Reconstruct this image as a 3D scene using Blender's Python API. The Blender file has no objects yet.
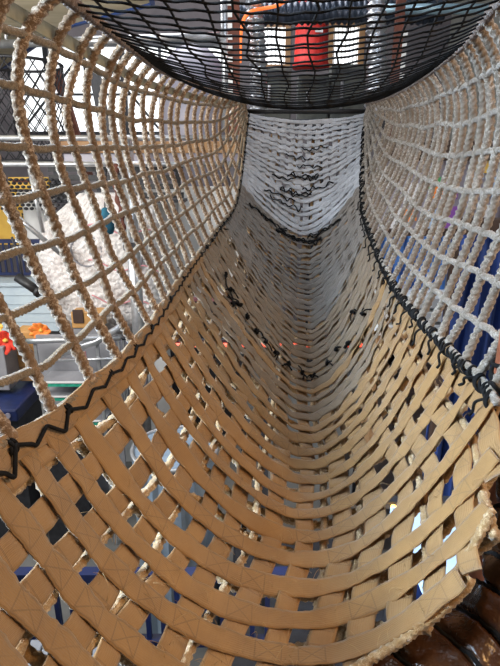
import bpy, bmesh, math, random
import numpy as np
from mathutils import Vector, Matrix

random.seed(7)
RNG = np.random.default_rng(11)
SC = bpy.context.scene
COL = SC.collection
EYE = 4.2                       # eye height above the lower hall floor

# ------------------------------------------------------------------ camera
cam_data = bpy.data.cameras.new('camera')
cam_data.sensor_width = 36.0
cam_data.lens = 28.1
cam_data.clip_start = 0.02
cam = bpy.data.objects.new('camera', cam_data)
cam.location = (0, 0, EYE)
cam.rotation_euler = (math.radians(72.0), 0, 0)
COL.objects.link(cam)
SC.camera = cam

# ------------------------------------------------------------------ view, world, lights
SC.view_settings.view_transform = 'Standard'
SC.view_settings.look = 'None'
SC.view_settings.gamma = 1.0
SC.view_settings.use_curve_mapping = False
SC.view_settings.exposure = -0.22

world = bpy.data.worlds.new('world')
SC.world = world
world.use_nodes = True
bg = world.node_tree.nodes['Background']
bg.inputs['Color'].default_value = (0.93, 0.96, 1.0, 1)
bg.inputs['Strength'].default_value = 0.22

def area(name, loc, target, size, power, col, size_y=None, spread=None):
    d = bpy.data.lights.new(name, 'AREA')
    d.energy = power; d.color = col; d.size = size
    if spread: d.spread = math.radians(spread)
    if size_y:
        d.shape = 'RECTANGLE'; d.size_y = size_y
    o = bpy.data.objects.new(name, d)
    o.location = (loc[0], loc[1], loc[2] + EYE)
    v = Vector((target[0]-loc[0], target[1]-loc[1], target[2]-loc[2]))
    o.rotation_euler = v.to_track_quat('-Z', 'Y').to_euler()
    COL.objects.link(o)
    return o

area('warm_hall_lamp', (2.5, -0.3, 1.7), (-0.15, 1.0, -0.8), 0.8, 84, (1.0, 0.55, 0.19))
area('daylight_window_left', (-5.2, 0.2, 2.6), (0.50, 1.15, -1.1), 2.0, 170, (0.62, 0.80, 1.0), spread=46)
area('daylight_window_back_left', (-5.6, 4.6, 0.2), (-0.3, 1.9, 0.0), 2.0, 150, (0.95, 0.98, 1.0))
area('daylight_window_right', (4.5, 1.0, 1.8), (0.6, 2.2, -0.2), 2.4, 150, (0.86, 0.93, 1.0))
area('daylight_skylight', (0.6, 3.0, 4.9), (0.45, 4.1, 0.2), 2.0, 155, (0.78, 0.88, 1.0))
area('added_fill_far', (-1.5, 9.5, 4.9), (-1.0, 11.5, 0.0), 4.5, 760, (0.97, 0.98, 1.0))  # added light without a fitting, brightens the far background
area('added_fill_middle', (-3.4, 2.4, 0.6), (-1.6, 7.0, -0.5), 1.6, 240, (1.0, 0.98, 0.95))  # unseen light added under the mezzanine to lift the left background
area('added_fill_below', (1.6, 0.9, -3.6), (0.3, 1.3, -1.0), 1.2, 45, (1.0, 0.80, 0.55))  # unseen light added below, aimed up to brighten the cargo net

# ------------------------------------------------------------------ helpers: objects
def link(o, parent=None):
    COL.objects.link(o)
    if parent is not None:
        o.parent = parent
    return o

def tag(o, label=None, cat=None, group=None, kind=None):
    if label: o['label'] = label
    if cat: o['category'] = cat
    if group: o['group'] = group
    if kind: o['kind'] = kind
    return o

def thing(name, loc, label, cat, group=None, rot=(0, 0, 0)):
    o = bpy.data.objects.new(name, None)
    o.empty_display_size = 0.1
    o.location = loc
    o.rotation_euler = rot
    COL.objects.link(o)
    return tag(o, label, cat, group)

def mesh_obj(name, verts, faces, mat, parent=None, smooth=True, uv=None, sharp=None):
    me = bpy.data.meshes.new(name)
    v = np.asarray(verts, dtype=np.float64)
    if parent is not None and parent.type == 'EMPTY':
        v = v - np.array(parent.location)
    me.from_pydata(v.tolist(), [], faces if isinstance(faces, list) else faces.tolist())
    if uv is not None:
        lay = me.uv_layers.new(name='UVMap')
        idx = np.empty(len(me.loops), dtype=np.int32)
        me.loops.foreach_get('vertex_index', idx)
        lay.data.foreach_set('uv', np.asarray(uv, dtype=np.float32)[idx].ravel())
    if smooth:
        me.polygons.foreach_set('use_smooth', np.ones(len(me.polygons), dtype=bool))
    me.materials.append(mat)
    me.update()
    return link(bpy.data.objects.new(name, me), parent)

class MB:
    """collects shapes in world metres and links them as one mesh"""
    def __init__(s): s.v = []; s.f = []; s.n = 0
    def add(s, v, f):
        s.v.append(np.asarray(v, float)); s.f += [[i+s.n for i in q] for q in f]; s.n += len(v); return s
    def box(s, c, d, rz=0.0, rx=0.0, ry=0.0):
        hx, hy, hz = d[0]/2, d[1]/2, d[2]/2
        v = np.array([(x, y, z) for x in (-hx, hx) for y in (-hy, hy) for z in (-hz, hz)])
        R = np.array((Matrix.Rotation(rz, 3, 'Z') @ Matrix.Rotation(rx, 3, 'X') @ Matrix.Rotation(ry, 3, 'Y')))
        v = v @ R.T + np.array(c)
        return s.add(v, [[0,1,3,2],[4,6,7,5],[0,4,5,1],[2,3,7,6],[0,2,6,4],[1,5,7,3]])
    def tube(s, pts, r, n=10):
        v, f = tube_geo(np.asarray(pts, float), r, n)
        return s.add(v, f)
    def quad(s, a, b, c, d):
        return s.add([a, b, c, d], [[0, 1, 2, 3]])
    def lathe(s, c, prof, n=16):
        v = []; f = []
        for (r, z) in prof:
            for k in range(n):
                t = 2*math.pi*k/n
                v.append((c[0]+r*math.cos(t), c[1]+r*math.sin(t), c[2]+z))
        m = len(prof)
        for i in range(m-1):
            for k in range(n):
                f.append([i*n+k, i*n+(k+1)%n, (i+1)*n+(k+1)%n, (i+1)*n+k])
        f.append(list(range(n))[::-1]); f.append([(m-1)*n+k for k in range(n)])
        return s.add(v, f)
    def build(s, name, mat, parent=None, smooth=False, bevel=0.0):
        o = mesh_obj(name, np.vstack(s.v), s.f, mat, parent, smooth)
        if bevel:
            b = o.modifiers.new('bevel', 'BEVEL'); b.width = bevel; b.segments = 2; b.limit_method = 'ANGLE'
        return o

def frames(P):
    T = np.gradient(P, axis=0)
    T /= np.linalg.norm(T, axis=1)[:, None] + 1e-12
    N = np.zeros_like(P)
    ref = np.array([0, 0, 1.0]) if abs(T[0][2]) < 0.8 else np.array([0, 1.0, 0])
    n = ref - T[0]*ref.dot(T[0]); n /= np.linalg.norm(n)
    for i in range(len(P)):
        n = n - T[i]*n.dot(T[i]); n /= np.linalg.norm(n) + 1e-12
        N[i] = n
    return T, N, np.cross(T, N)

def grid_faces(m, n, wrap=True):
    i = np.arange(m-1)[:, None]; k = np.arange(n if wrap else n-1)[None, :]
    a = i*n + k; b = i*n + (k+1) % n; c = (i+1)*n + (k+1) % n; d = (i+1)*n + k
    return np.stack([a, b, c, d], -1).reshape(-1, 4)

def tube_geo(P, r, n=10, caps=True):
    T, N, B = frames(P)
    r = np.broadcast_to(np.asarray(r, float), (len(P),))
    t = 2*np.pi*np.arange(n)/n
    v = P[:, None, :] + r[:, None, None]*(np.cos(t)[None, :, None]*N[:, None, :] + np.sin(t)[None, :, None]*B[:, None, :])
    f = grid_faces(len(P), n).tolist()
    if caps:
        f.append(list(range(n))[::-1]); f.append([(len(P)-1)*n + k for k in range(n)])
    return v.reshape(-1, 3), f

def resample(P, step):
    P = np.asarray(P, float)
    d = np.r_[0, np.cumsum(np.linalg.norm(np.diff(P, axis=0), axis=1))]
    m = max(4, int(d[-1]/step)+1)
    q = np.linspace(0, d[-1], m)
    return np.stack([np.interp(q, d, P[:, k]) for k in range(3)], 1)

def smooth_path(P, per=12):
    """Catmull-Rom through the points"""
    P = np.asarray(P, float)
    Q = np.vstack([2*P[0]-P[1], P, 2*P[-1]-P[-2]])
    out = []
    for i in range(1, len(Q)-2):
        for t in np.linspace(0, 1, per, endpoint=False):
            a, b, c, d = Q[i-1], Q[i], Q[i+1], Q[i+2]
            out.append(0.5*((2*b)+(-a+c)*t+(2*a-5*b+4*c-d)*t*t+(-a+3*b-3*c+d)*t**3))
    out.append(P[-1])
    return np.array(out)

def rope_geo(P, r, step=0.006, pitch=2.2, n=14, fuzz=0.13):
    """a laid three-strand rope"""
    P = resample(P, step)
    T, N, B = frames(P)
    m = len(P)
    s = np.arange(m)*step
    t = 2*np.pi*np.arange(n)/n
    ph = 2*np.pi*s/(pitch*2*r)
    prof = 0.62 + 0.44*np.abs(np.cos(1.5*(t[None, :]-ph[:, None])))
    prof = prof*(1 + fuzz*RNG.uniform(-1, 1, (m, n)))
    rr = r*prof
    v = P[:, None, :] + rr[:, :, None]*(np.cos(t)[None, :, None]*N[:, None, :] + np.sin(t)[None, :, None]*B[:, None, :])
    f = grid_faces(m, n).tolist()
    f.append(list(range(n))[::-1]); f.append([(m-1)*n+k for k in range(n)])
    return v.reshape(-1, 3), f

# ------------------------------------------------------------------ helpers: materials
def new_mat(name):
    m = bpy.data.materials.new(name)
    m.use_nodes = True
    nt = m.node_tree
    b = nt.nodes['Principled BSDF']
    return m, nt, b

def mathn(nt, op, a, b=None, clamp=False):
    n = nt.nodes.new('ShaderNodeMath'); n.operation = op; n.use_clamp = clamp
    for i, x in enumerate((a, b)):
        if x is None: continue
        if isinstance(x, (int, float)): n.inputs[i].default_value = x
        else: nt.links.new(x, n.inputs[i])
    return n.outputs[0]

def mixc(nt, fac, a, b):
    n = nt.nodes.new('ShaderNodeMix'); n.data_type = 'RGBA'
    if isinstance(fac, (int, float)): n.inputs[0].default_value = fac
    else: nt.links.new(fac, n.inputs[0])
    for i, x in ((6, a), (7, b)):
        if isinstance(x, tuple): n.inputs[i].default_value = (*x[:3], 1)
        else: nt.links.new(x, n.inputs[i])
    return n.outputs[2]

def noise(nt, scale, detail=4.0, rough=0.6, coord='Object', stretch=None):
    tc = nt.nodes.new('ShaderNodeTexCoord')
    n = nt.nodes.new('ShaderNodeTexNoise')
    n.inputs['Scale'].default_value = scale; n.inputs['Detail'].default_value = detail; n.inputs['Roughness'].default_value = rough
    src = tc.outputs[coord]
    if stretch:
        mp = nt.nodes.new('ShaderNodeMapping'); mp.inputs['Scale'].default_value = stretch
        nt.links.new(src, mp.inputs[0]); src = mp.outputs[0]
    nt.links.new(src, n.inputs['Vector'])
    return n.outputs['Fac']

def ramp(nt, fac, lo, hi):
    n = nt.nodes.new('ShaderNodeMapRange')
    n.inputs[1].default_value = lo; n.inputs[2].default_value = hi
    nt.links.new(fac, n.inputs[0])
    return n.outputs[0]

def bump(nt, b, h, strength=0.4, dist=0.005):
    n = nt.nodes.new('ShaderNodeBump'); n.inputs['Strength'].default_value = strength; n.inputs['Distance'].default_value = dist
    nt.links.new(h, n.inputs['Height']); nt.links.new(n.outputs[0], b.inputs['Normal'])

def plain(name, c1, c2=None, scale=8.0, rough=0.6, metal=0.0, bs=0.2, stretch=None, lo=0.35, hi=0.65):
    m, nt, b = new_mat(name)
    f = noise(nt, scale, stretch=stretch)
    if c2 is None: c2 = tuple(x*0.85 for x in c1)
    nt.links.new(mixc(nt, ramp(nt, f, lo, hi), c1, c2), b.inputs['Base Color'])
    b.inputs['Roughness'].default_value = rough; b.inputs['Metallic'].default_value = metal
    if bs: bump(nt, b, f, bs, 0.004)
    return m

def emit(name, c, s):
    m, nt, b = new_mat(name)
    b.inputs['Base Color'].default_value = (*c, 1)
    b.inputs['Emission Color'].default_value = (*c, 1); b.inputs['Emission Strength'].default_value = s
    return m

def rope_mat(name, c1, c2, white):
    m, nt, b = new_mat(name)
    f = noise(nt, 45, 5, 0.7); g = noise(nt, 7, 3)
    col = mixc(nt, ramp(nt, f, 0.35, 0.65), c1, c2)
    w = mathn(nt, 'MULTIPLY', ramp(nt, noise(nt, 90, 3, 0.8), 0.48, 0.62), ramp(nt, g, 0.34, 0.56))
    col = mixc(nt, w, col, white)
    nt.links.new(col, b.inputs['Base Color'])
    b.inputs['Roughness'].default_value = 0.92
    b.inputs['Sheen Weight'].default_value = 0.35; b.inputs['Sheen Roughness'].default_value = 0.5
    bump(nt, b, noise(nt, 160, 3, 0.8), 0.9, 0.004)
    return m

def strap_mat(name, c1, c2, dust, dust_amt):
    """flat woven webbing: fine ribs, box-and-cross stitching where straps meet (UV: u in crossings, v across)"""
    m, nt, b = new_mat(name)
    uvn = nt.nodes.new('ShaderNodeUVMap'); uvn.uv_map = 'UVMap'
    sep = nt.nodes.new('ShaderNodeSeparateXYZ'); nt.links.new(uvn.outputs[0], sep.inputs[0])
    u, v = sep.outputs[0], sep.outputs[1]
    fr = mathn(nt, 'FRACT', u)
    du = mathn(nt, 'DIVIDE', mathn(nt, 'ABSOLUTE', mathn(nt, 'SUBTRACT', fr, 0.5)), 0.31)
    dv = mathn(nt, 'DIVIDE', mathn(nt, 'ABSOLUTE', mathn(nt, 'SUBTRACT', v, 0.5)), 0.42)
    mx = mathn(nt, 'MAXIMUM', du, dv)
    inside = mathn(nt, 'LESS_THAN', mx, 1.04)
    edge = mathn(nt, 'MULTIPLY', inside, mathn(nt, 'GREATER_THAN', mx, 0.93))
    diag = mathn(nt, 'MULTIPLY', mathn(nt, 'LESS_THAN', mx, 0.97),
                 mathn(nt, 'LESS_THAN', mathn(nt, 'ABSOLUTE', mathn(nt, 'SUBTRACT', du, dv)), 0.085))
    st = mathn(nt, 'MAXIMUM', edge, diag)
    oi = nt.nodes.new('ShaderNodeObjectInfo')
    wn = nt.nodes.new('ShaderNodeTexWhiteNoise'); wn.noise_dimensions = '1D'
    nt.links.new(mathn(nt, 'ADD', mathn(nt, 'FLOOR', u), mathn(nt, 'MULTIPLY', oi.outputs['Random'], 371.0)), wn.inputs['W'])
    st = mathn(nt, 'MULTIPLY', st, ramp(nt, wn.outputs['Value'], 0.15, 0.6))
    f = noise(nt, 14, 5, 0.65)
    col = mixc(nt, ramp(nt, f, 0.3, 0.7), c1, c2)
    col = mixc(nt, mathn(nt, 'MULTIPLY', ramp(nt, noise(nt, 3.2, 4, 0.6), 0.4, 0.65), dust_amt), col, dust)
    col = mixc(nt, mathn(nt, 'MULTIPLY', oi.outputs['Random'], 0.25), col, tuple(x*0.7 for x in c2))
    col = mixc(nt, mathn(nt, 'MULTIPLY', st, 0.36), col, tuple(x*0.35 for x in c2))
    nt.links.new(col, b.inputs['Base Color'])
    b.inputs['Roughness'].default_value = 0.62
    b.inputs['Sheen Weight'].default_value = 0.25
    rib = mathn(nt, 'SINE', mathn(nt, 'MULTIPLY', u, 260.0))
    rib2 = mathn(nt, 'SINE', mathn(nt, 'MULTIPLY', v, 70.0))
    h = mathn(nt, 'ADD', mathn(nt, 'MULTIPLY', mathn(nt, 'ADD', rib, rib2), 0.12), mathn(nt, 'SUBTRACT', f, mathn(nt, 'MULTIPLY', st, 0.6)))
    bump(nt, b, h, 0.5, 0.003)
    return m

M = {}
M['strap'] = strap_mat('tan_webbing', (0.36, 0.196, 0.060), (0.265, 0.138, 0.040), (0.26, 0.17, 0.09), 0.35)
M['strap_dust_light'] = strap_mat('dusty_cool_lit_webbing', (0.235, 0.16, 0.092), (0.175, 0.118, 0.066), (0.22, 0.17, 0.12), 0.5)  # dust plus the change from warm to cool light, put into the colour
M['strap_grey'] = strap_mat('grey_webbing', (0.205, 0.18, 0.157), (0.15, 0.128, 0.108), (0.21, 0.168, 0.13), 0.6)  # next step away from tan: dust and cooler light in the base colour
M['strap_pale'] = strap_mat('pale_webbing', (0.56, 0.57, 0.60), (0.42, 0.43, 0.46), (0.30, 0.30, 0.31), 0.5)
M['rope_tan'] = rope_mat('tan_rope', (0.24, 0.14, 0.066), (0.13, 0.072, 0.034), (0.66, 0.52, 0.38))
M['rope_olive'] = rope_mat('olive_brown_rope', (0.20, 0.135, 0.065), (0.12, 0.078, 0.036), (0.34, 0.25, 0.15))  # lengthwise ropes catch less light; that shade is put into this colour
M['rope_pale'] = rope_mat('cool_lit_rope', (0.23, 0.19, 0.145), (0.14, 0.105, 0.075), (0.46, 0.41, 0.35))  # cool daylight on the right net put into the rope colour
M['rope_gold'] = rope_mat('golden_rope', (0.38, 0.235, 0.095), (0.24, 0.135, 0.05), (0.62, 0.46, 0.27))
M['rope_rim'] = rope_mat('dark_rim_rope', (0.12, 0.065, 0.04), (0.05, 0.03, 0.02), (0.25, 0.14, 0.09))
M['black_cord'] = plain('black_cord', (0.005, 0.005, 0.0055), (0.010, 0.0095, 0.0095), 120, 0.85, bs=0.4)
M['black_cord'].node_tree.nodes['Principled BSDF'].inputs['Specular IOR Level'].default_value = 0.2
M['fibre'] = plain('loose_fibre', (0.46, 0.31, 0.15), (0.34, 0.22, 0.10), 60, 0.9)
# ------------------------------------------------------------------ the net bridge: measured stations (y, then x,z of left edge, keel, right edge, left rim, right rim)
ST = np.array([
    # y     xL     zL     xB    zB     xR    zR    xl     zl    xr    zr
    (0.40, -.460, -.440, .05, -.97,  .440, -.72, -.43,  .33,  .45,  .36),
    (0.75, -.440, -.460, .09, -1.0,  .500, -.68, -.42,  .335, .50,  .37),
    (1.00, -.400, -.490, .135,-1.0,  .555, -.61, -.412, .34,  .545, .375),
    (1.20, -.355, -.485, .165,-1.0,  .600, -.545,-.405, .342, .58,  .378),
    (1.45, -.325, -.480, .198,-1.0,  .615, -.55, -.395, .346, .612, .38),
    (1.90, -.305, -.468, .250,-0.995,.640, -.555,-.385, .358, .708, .38),
    (2.31, -.285, -.450, .298,-0.975,.670, -.550,-.374, .370, .76,  .38),
    (3.00, -.194, -.360, .365,-0.83, .706, -.42, -.275, .395, .83,  .39),
    (3.80, -.085, -.174, .418,-0.41, .790, -.174,-.11,  .43,  .88,  .415),
    (4.40, -.016,  .380, .430, .336, .900, .380, -.016, .470, .905, .455)])

def station(y):
    """Catmull-like smooth interpolation of the table at y (array)"""
    y = np.atleast_1d(np.asarray(y, float))
    x = ST[:, 0]; out = []
    for k in range(1, ST.shape[1]):
        v = ST[:, k]
        # monotone cubic (Fritsch-Carlson)
        h = np.diff(x); d = np.diff(v)/h
        m = np.zeros(len(x)); m[0] = d[0]; m[-1] = d[-1]
        for i in range(1, len(x)-1):
            m[i] = 0.0 if d[i-1]*d[i] < 0 else (d[i-1]*h[i]+d[i]*h[i-1])/(h[i-1]+h[i])
        i = np.clip(np.searchsorted(x, y)-1, 0, len(x)-2)
        t = (y-x[i])/h[i]
        out.append((2*t**3-3*t**2+1)*v[i]+(t**3-2*t**2+t)*h[i]*m[i]+(-2*t**3+3*t**2)*v[i+1]+(t**3-t**2)*h[i]*m[i+1])
    return np.stack(out, 1)

class Surf:
    """a surface as a grid over (y station, fraction); p(y, a) interpolates, n(y, a) is its normal"""
    def __init__(s, ys, G, a0, a1, flip=1.0):
        s.ys, s.G, s.a0, s.a1, s.flip = ys, G, a0, a1, flip
    def p(s, y, a):
        y = np.asarray(y, float); a = np.asarray(a, float)
        fy = np.clip((y-s.ys[0])/(s.ys[-1]-s.ys[0]), 0, 1)*(len(s.ys)-1)
        fa = np.clip((a-s.a0)/(s.a1-s.a0), 0, 1)*(s.G.shape[1]-1)
        i = np.minimum(fy.astype(int), len(s.ys)-2); k = np.minimum(fa.astype(int), s.G.shape[1]-2)
        u = (fy-i)[..., None]; v = (fa-k)[..., None]
        G = s.G
        return (G[i, k]*(1-u)*(1-v)+G[i+1, k]*u*(1-v)+G[i, k+1]*(1-u)*v+G[i+1, k+1]*u*v)
    def n(s, y, a):
        e = 0.03; f = 0.03*(s.a1-s.a0)/2
        ty = s.p(np.minimum(np.asarray(y)+e, s.ys[-1]), a)-s.p(np.maximum(np.asarray(y)-e, s.ys[0]), a)
        ta = s.p(y, np.minimum(np.asarray(a)+f, s.a1))-s.p(y, np.maximum(np.asarray(a)-f, s.a0))
        n = np.cross(ta, ty)*s.flip
        return n/(np.linalg.norm(n, axis=-1)[..., None]+1e-12)

YS = np.linspace(0.40, 4.40, 161)
S = station(YS)
up = np.array([0, 0, EYE])

def section_trough(r, y):
    xL, zL, xB, zB, xR, zR = r[:6]
    q = np.linspace(1, 0, 60)
    pl = np.interp(y, [.4, 1.0, 1.45, 1.9, 2.3, 3.0, 3.8, 4.4], [2.5, 2.3, 1.75, 1.4, 1.25, 1.35, 1.6, 1.6])
    pr = np.interp(y, [.4, 1.0, 2.3, 3.0, 4.4], [2.1, 1.95, 1.75, 1.7, 1.8])
    L = np.stack([xB+(xL-xB)*q, np.full(60, y), zB+(zL-zB)*q**pl], 1)
    R = np.stack([xB+(xR-xB)*q[::-1], np.full(60, y), zB+(zR-zB)*q[::-1]**pr], 1)
    P = np.vstack([L, R[1:]])
    for _ in range(6):                               # soften the crease along the keel
        P[1:-1] = .5*P[1:-1]+.25*(P[:-2]+P[2:])
    d = np.r_[0, np.cumsum(np.linalg.norm(np.diff(P, axis=0), axis=1))]
    k = np.linspace(0, d[-1], 97)
    return np.stack([np.interp(k, d, P[:, j]) for j in range(3)], 1)

TR = Surf(YS, np.array([section_trough(S[i], YS[i]) for i in range(len(YS))])+up, -1, 1)

def section_net(r, y, side):
    if side < 0: E = np.array([r[0], r[1]]); R = np.array([r[6], r[7]])
    else: E = np.array([r[4], r[5]]) if y > 1.19 else np.array([.60-.2*(1.2-y), -.545]); R = np.array([r[8], r[9]])
    h = R[1]-E[1]; k = min(1.0, h/0.8)
    out = 0.16*k*side
    C1 = E+np.array([out*1.0, 0.48*h]); C2 = R+np.array([out*1.05, -0.16*h])
    t = np.linspace(0, 1, 80)[:, None]
    B = (1-t)**3*E+3*(1-t)**2*t*C1+3*(1-t)*t**2*C2+t**3*R
    P = np.stack([B[:, 0], np.full(80, y), B[:, 1]], 1)
    d = np.r_[0, np.cumsum(np.linalg.norm(np.diff(P, axis=0), axis=1))]
    q = np.linspace(0, d[-1], 61)
    return np.stack([np.interp(q, d, P[:, j]) for j in range(3)], 1)

NL = Surf(YS, np.array([section_net(S[i], YS[i], -1) for i in range(len(YS))])+up, 0, 1)
NR = Surf(YS, np.array([section_net(S[i], YS[i], 1) for i in range(len(YS))])+up, 0, 1)

KEEL = np.array([(0.4, .36), (1.0, .33), (1.4, .300), (2.0, .250), (2.4, .230), (2.8, .258), (3.4, .318), (4.4, .43)])
def section_roof(r, y):
    a = np.linspace(0, 1, 61)
    xl, zl, xr, zr = r[6:10]
    base = zl+(zr-zl)*a
    c = np.interp(y, KEEL[:, 0], KEEL[:, 1])
    sag = (0.5*(zl+zr)-c)*(4*a*(1-a))**0.9
    return np.stack([xl+(xr-xl)*a, np.full(61, y), base-sag], 1)
RG = np.array([section_roof(S[i], YS[i]) for i in range(len(YS))])
kk = np.ones(13)/13
RZ = RG[:, :, 2].copy()
for j in range(61):
    RZ[:, j] = np.convolve(np.pad(RG[:, j, 2], 6, mode='edge'), kk, 'valid')
RG[:, :, 2] = RZ
RF = Surf(YS, RG+up, 0, 1)

# equal steps along the keel
line = (TR.p(YS, np.zeros(161))+TR.p(YS, -np.ones(161)*.8)+TR.p(YS, np.ones(161)*.8))/3
arc = np.r_[0, np.cumsum(np.linalg.norm(np.diff(line, axis=0), axis=1))]
def y_at(s): return np.interp(s, arc, YS)

# the straps lie about 10 cm apart at the near end and crowd together on the far climb
dens = np.interp(YS, [0.4, 1.1, 1.9, 2.6, 3.4, 4.4], [1/.100, 1/.098, 1/.078, 1/.066, 1/.056, 1/.052])
ROWS = np.r_[0, np.cumsum(0.5*(dens[1:]+dens[:-1])*np.diff(arc))]      # row number as a function of y
def y_row(r): return np.interp(r, ROWS, YS)
def half_w(y): return 0.5*np.interp(y, [0.4, 1.1, 1.9, 2.6, 3.4, 4.4], [.055, .054, .047, .042, .036, .030])
def SKEW(y): return float(np.interp(y, [1.05, 1.5, 2.0, 2.7, 3.4, 4.0, 4.38], [0, .18, .40, .46, .27, .07, .0]))
N_CROSS = int(ROWS[-1])
NLONG = 14
LONG_W = 0.056
SEAM_Y = 3.72

def right_limit(y):
    """where the padded hoop cuts the near straps short"""
    return np.interp(y, [.4, .7, .75, .8, .85, .9, .95, 1.0, 1.05, 1.1], [.24, .26, .33, .45, .79, .875, .91, .947, .987, 1.0])

# ------------------------------------------------------------------ webbing floor of the bridge
web = thing('webbing_walkway', (0.15, 0.9, EYE-1.0), 'tan woven webbing trough forming the floor of the rope net bridge', 'walkway')
TH = 0.0028
def ribbon(name, yc, ac, half, mat, uvu, lift, axis, seed):
    """a strap along (yc, ac); half = half width; axis 0: widens along y, 1: widens along the section"""
    rng = np.random.default_rng(seed)
    C = TR.p(yc, ac); N = TR.n(yc, ac)
    T = np.gradient(C, axis=0); T /= np.linalg.norm(T, axis=1)[:, None]
    W = np.cross(N, T); W /= np.linalg.norm(W, axis=1)[:, None]
    m = len(C)
    C = C+N*lift[:, None]
    cross = np.linspace(-1, 1, 7)
    ed = 1+0.03*np.convolve(rng.normal(size=m+8), np.ones(9)/3, 'valid')
    hw = half*ed
    sag = -0.0016*(cross**2)
    curl = 0.003*np.convolve(rng.normal(size=m+16), np.ones(17)/4, 'valid')
    top = C[:, None, :]+W[:, None, :]*(hw[:, None]*cross[None, :])[:, :, None]+N[:, None, :]*(sag[None, :]+curl[:, None]*cross[None, :])[:, :, None]
    bot = top-N[:, None, :]*TH
    ring = np.concatenate([top, bot[:, ::-1]], 1)
    n = ring.shape[1]
    v = ring.reshape(-1, 3)
    f = grid_faces(m, n).tolist()
    f.append(list(range(n))); f.append([(m-1)*n+k for k in range(n)][::-1])
    vv = (cross+1)/2
    uv = np.stack([np.repeat(uvu, n), np.tile(np.r_[vv, vv[::-1]], m)], 1)
    return mesh_obj(name, v, f, mat, web, True, uv)

crossings = (np.arange(NLONG)+0.5)/NLONG*2-1
for i in range(N_CROSS):
    y0 = float(y_row(0.5+i+RNG.uniform(-.06, .06)))
    if y0 > 4.37: break
    a = np.linspace(-1.0, min(1.0, float(right_limit(y0))), 150)
    # the strap bows a little between the lengthwise straps
    ph = (a+1)/2*NLONG
    wob = 0.007*np.interp(a, np.linspace(-1, 1, 9), RNG.normal(size=9))*(0.6 if y0 < 2 else .7)
    yc = np.clip(y0+wob+0.003*np.sin(2*np.pi*ph+RNG.uniform(0, 6))*float(np.interp(y0, [1.3, 2.2], [.2, 1.0])), 0.41, 4.39)
    amp = float(np.interp(y0, [1.2, 2.3], [.0008, .0032]))
    lift = 0.0035+amp*np.cos(2*np.pi*(ph-0.5))+0.0012*np.interp(a, np.linspace(-1, 1, 15), RNG.normal(size=15))
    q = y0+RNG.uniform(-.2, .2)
    # pulled tight down the middle, the straps bow towards the near end
    yc = np.minimum(yc+SKEW(y0)*np.abs(a)**1.25, 4.39)
    mat = M['strap_pale'] if y0 > SEAM_Y else (M['strap'] if q < 1.95 else (M['strap_dust_light'] if q < 2.65 else M['strap_grey']))
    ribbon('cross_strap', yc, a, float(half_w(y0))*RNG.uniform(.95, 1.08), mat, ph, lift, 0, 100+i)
for k in range(NLONG):
    a0 = crossings[k]
    ymin = 0.41
    while right_limit(ymin) < a0 and ymin < 1.2: ymin += 0.01
    for (ya, yb, mt) in ((ymin, SEAM_Y, None), (SEAM_Y+0.0, 4.375, 'strap_pale')):
        sa, sb = np.interp([ya, yb], YS, arc)
        m = int((sb-sa)/0.012)
        ss = np.linspace(sa, sb, m)
        y = y_at(ss)
        a = a0+0.012*np.interp(ss, np.linspace(sa, sb, 12), RNG.normal(size=12))
        u = np.interp(y, YS, ROWS)
        lift = -0.004+0.0035*np.cos(2*np.pi*u)*np.interp(y, [1.5, 3], [1, .5])
        ribbon('lengthwise_strap', y, a, LONG_W/2*RNG.uniform(.93, 1.1)*np.interp(y, [2, 3.4, 4.4], [1, .9, .68]), M[mt or 'strap'], u, lift, 1, 900+k)

yh = np.linspace(0.42, 2.6, 190)
ribbon('hem_strap', yh, -0.975+0.006*np.sin(yh*21), 0.027, M['strap'], yh*9+.5+.35, 0.009+0.003*np.sin(yh*60), 1, 77)

ribbon('hem_strap', np.full(120, 4.378), np.linspace(-1, 1, 120), 0.017, M['strap_pale'], np.linspace(0, 14, 120), np.full(120, .007), 0, 78)

# frayed threads standing up from the worn straps
v_all, f_all, nn = [], [], 0
for i in range(260):
    y0 = abs(RNG.normal(0, .75))+0.75
    if y0 > 3.4: continue
    lim = float(right_limit(y0))
    a0 = np.clip(RNG.normal(0.0, .45), -.97, lim-.02)
    L = RNG.uniform(.015, .05)
    P0 = TR.p(y0, a0); n0 = TR.n(y0, a0)
    d = RNG.normal(size=3); d -= n0*d.dot(n0); d /= np.linalg.norm(d)
    d2 = RNG.normal(size=3)*.5
    t = np.linspace(0, 1, 6)[:, None]
    P = P0+n0*0.008+d*L*t+n0*(0.012*np.sin(np.pi*t))+d2*L*.5*t*t
    v, f = tube_geo(P, 0.0005, 4)
    v_all.append(v); f_all += [[q+nn for q in g] for g in f]; nn += len(v)
tag(mesh_obj('loose_thread', np.vstack(v_all), f_all, M['fibre'], web), kind='stuff')

# ------------------------------------------------------------------ rope nets either side
PITCH_N = 0.14
def rope_part(name, P, r, mat, parent, **kw):
    v, f = rope_geo(P, r, **kw)
    return mesh_obj(name, v, f, mat, parent)

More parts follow.
